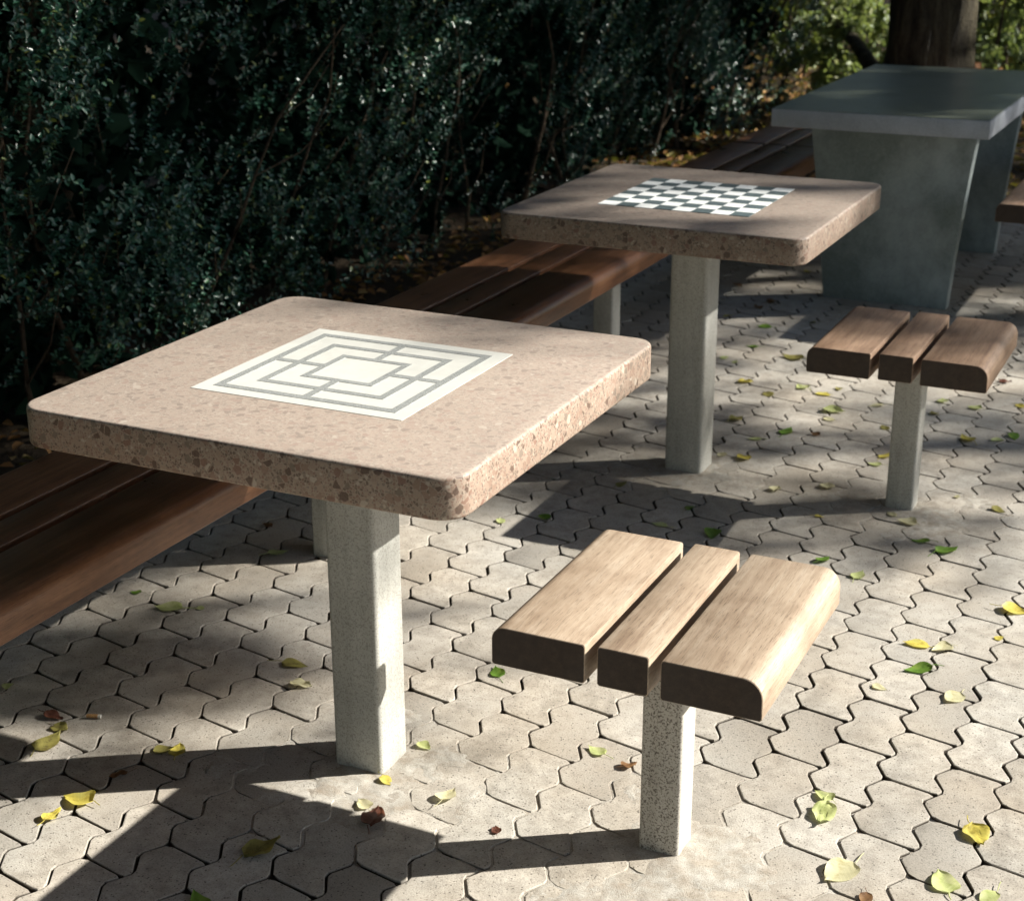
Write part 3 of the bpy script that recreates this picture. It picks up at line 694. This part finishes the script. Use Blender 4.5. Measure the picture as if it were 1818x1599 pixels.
# ------------------------------------------------------------------ single leaves on the paving
def fallen_mesh(seed, kind):
    r = random.Random(seed); NX, NY = 10, 6; V = []; F = []
    curl = r.uniform(.1, .55)*(1.6 if kind == 'curl' else 1); bend = r.uniform(-.1, .55)*(1.4 if kind == 'curl' else 1); tw = r.uniform(-.3, .3); fold = r.uniform(0, .5); wid = r.uniform(.62, .82)
    ph = r.uniform(0, 6)
    for i in range(NX+1):
        s = i/NX; hw = wid*.5*(math.sin(math.pi*min(1, s**.62))**.8)*(1-.12*s) if 0 < s < 1 else .004
        if s > .82: hw *= (1-s)/.18*.75+.25
        for j in range(NY+1):
            t = j/NY*2-1; y = hw*t*(1+.05*math.sin(9*s+ph)); x = s-.5
            z = fold*abs(y)*.7+curl*y*y*1.2+bend*x*x*.8+.035*math.sin(7*s+4*t+ph)*abs(t)+tw*x*y
            if kind == 'crumple': z += .06*math.sin(11*s+ph)*t+.05*math.cos(8*t+6*s+ph)
            V.append((x, y, z))
    for i in range(NX):
        for j in range(NY):
            a = i*(NY+1)+j; F.append((a, a+NY+1, a+NY+2, a+1))
    # stalk
    b = len(V); L = r.uniform(.25, .55); cz = V[NY//2][2]
    for k in range(5):
        s = k/4; x = -.5-L*s; y = .18*L*math.sin(2*s+ph); z = cz*(1-s)+.02; w_ = .016
        V += [(x, y-w_, z), (x, y+w_, z), (x, y, z+w_*1.6)]
    for k in range(4):
        a = b+3*k
        for j in range(3): F.append((a+j, a+(j+1) % 3, a+3+(j+1) % 3, a+3+j))
    zmin = min(p[2] for p in V); V = [(x, y, (z-zmin)*.72) for x, y, z in V]
    me = bpy.data.meshes.new('fallen_leaf'); me.from_pydata(V, [], F); me.update()
    for p in me.polygons: p.use_smooth = True
    return me
LM = {}
def leaf_mesh(v, kind, col, size):
    key = (v, kind, col, round(size, 3))
    if key not in LM:
        me = fallen_mesh(v, kind); me.transform(Matrix.Scale(size, 4)); me.materials.append(FALL[col]); LM[key] = me
    return LM[key]
# (px, py, colour, length in mm, kind)
LEAVES = [(299,1077,'pale',52,'flat'),(357,1078,'pale',22,'flat'),(241,1050,'green',22,'flat'),(12,1217,'pale',30,'flat'),(523,1178,'olive',46,'curl'),(535,1215,'cream',44,'crumple'),
(96,1271,'red',38,'crumple'),(108,1292,'olive',40,'crumple'),(86,1316,'olive',54,'curl'),(291,1330,'olive',36,'curl'),(316,1329,'yellow',36,'curl'),(210,1374,'brown',32,'crumple'),(139,1418,'yellow',52,'flat'),(93,1446,'yellow',40,'crumple'),
(467,1505,'olive',58,'crumple'),(686,1384,'yellow',30,'flat'),(795,1411,'cream',40,'curl'),(645,1425,'cream',36,'curl'),(665,1449,'red',56,'crumple'),(754,1323,'pale',30,'flat'),(353,1597,'green',44,'flat'),
(883,1191,'green',42,'flat'),(1059,1331,'pale',34,'curl'),(1117,1357,'brown',30,'crumple'),(881,1471,'red',20,'crumple'),(1171,930,'pale',40,'flat'),(1265,948,'green',46,'flat'),(1462,992,'green',44,'curl'),
(1525,1020,'pale',38,'curl'),(889,924,'pale',32,'flat'),(968,918,'green',34,'flat'),(1224,901,'green',34,'flat'),(1455,915,'yellow',20,'flat'),(1462,1411,'pale',38,'flat'),(1462,1446,'pale',56,'crumple'),
(1489,1547,'cream',70,'flat'),(1537,1594,'brown',26,'curl'),(1424,686,'pale',54,'flat'),(1460,699,'yellow',40,'flat'),(1555,719,'cream',46,'flat'),(1481,729,'pale',56,'curl'),(1474,744,'cream',44,'flat'),
(1674,710,'pale',44,'flat'),(1658,732,'olive',36,'flat'),(1716,778,'yellow',44,'curl'),(1769,780,'pale',40,'flat'),(1800,774,'green',44,'flat'),(1447,770,'brown',30,'crumple'),(1397,765,'green',52,'flat'),
(1570,758,'olive',34,'flat'),(1572,808,'yellow',36,'flat'),(1553,823,'pale',36,'flat'),(1469,861,'cream',46,'curl'),(1582,911,'cream',34,'flat'),(1610,926,'cream',40,'curl'),(1634,959,'green',44,'flat'),
(1682,976,'green',50,'curl'),(1773,904,'olive',38,'curl'),(1803,1083,'yellow',48,'curl'),(1775,1131,'yellow',22,'curl'),(1627,1142,'yellow',46,'curl'),(1672,1150,'cream',46,'flat'),(1630,1187,'green',50,'curl'),
(1562,1219,'cream',30,'flat'),(1692,1237,'cream',46,'flat'),(1736,1483,'yellow',54,'crumple'),(1675,1562,'pale',52,'flat'),(1754,1593,'pale',44,'curl'),(1730,723,'pale',36,'flat'),(1785,677,'red',40,'crumple'),
(1357,579,'green',44,'flat'),(1336,614,'green',40,'flat'),(1407,634,'olive',64,'flat'),(1287,634,'pale',34,'flat'),(1304,642,'pale',26,'flat'),(1324,677,'yellow',44,'crumple'),(1366,700,'olive',46,'flat'),
(1308,743,'olive',50,'crumple'),(1339,778,'pale',34,'flat'),(1281,807,'cream',34,'flat'),(1318,811,'yellow',44,'crumple'),(1104,858,'olive',36,'flat'),(1378,867,'cream',36,'curl'),(1444,571,'olive',32,'flat'),
(1368,535,'brown',46,'crumple'),(1432,481,'yellow',40,'flat'),(494,980,'pale',40,'flat'),(474,931,'brown',28,'crumple'),(1310,506,'brown',40,'crumple'),(1490,690,'olive',30,'flat'),(1795,610,'pale',40,'flat'),(1812,720,'yellow',36,'flat'),
(1450,640,'yellow',30,'flat'),(1700,880,'cream',22,'flat'),(1738,640,'pale',34,'flat'),(1290,560,'yellow',34,'flat'),(1345,545,'brown',36,'crumple')]
CN = dict(yellow='yellow', pale='pale green', green='bright green', cream='pale cream', olive='olive brown', brown='brown', red='red-brown')
KN = dict(flat='flat', curl='curled', crumple='crumpled')
LMK = [(T1, 'the mill table post'), (T2, 'the chess table post'), (S1, 'the sunlit stool'), (S2, 'the stool by the chess table'), ((-.55, 3.7), 'the stone table'), ((BX, .2), 'the long bench'), ((.45, .9), 'the sunny paving edge'), ((-.2, .85), 'the gap between the two stools')]
for i, (px, py, col, mm, kind) in enumerate(LEAVES):
    p = on_z(px, py, .004); me = leaf_mesh(i % 7, kind, col, mm/1000*(1.10 if i % 2 else 1.25))
    o = link('fallen_leaf', me); o.location = (p.x, p.y, .0018)
    o.rotation_euler = (random.uniform(-.12, .12), random.uniform(-.12, .12), random.uniform(0, 6.28))
    lm = min(LMK, key=lambda q: math.hypot(q[0][0]-p.x, q[0][1]-p.y))[1]
    sz = 'tiny' if mm < 28 else 'small' if mm < 37 else 'medium' if mm < 47 else 'large'
    lab = '%s %s %s fallen leaf on the pavers near %s' % (sz, KN[kind], CN[col], lm)
    tag(o, lab, 'leaf', '%s %s %s leaves near %s' % (sz, KN[kind], CN[col], lm))
# cigarette end
p = on_z(166, 1272, .004); t = tag(empty('cigarette_end', (p.x, p.y, .0055), .35), 'short cigarette end lying on the pavers left of the mill table', 'cigarette')
def cyl(l0, l1, r):
    bm = bmesh.new(); tube(bm, [(l0, 0, 0), ((l0+l1)/2, 0, .0003), (l1, 0, 0)], [r, r*.97, r], 12, True, .05); return bm_mesh('cyl', bm, 50)
link('filter', cyl(-.013, .009, .004), M['cork'], t); link('paper', cyl(.0092, .015, .0038), M['paper'], t)
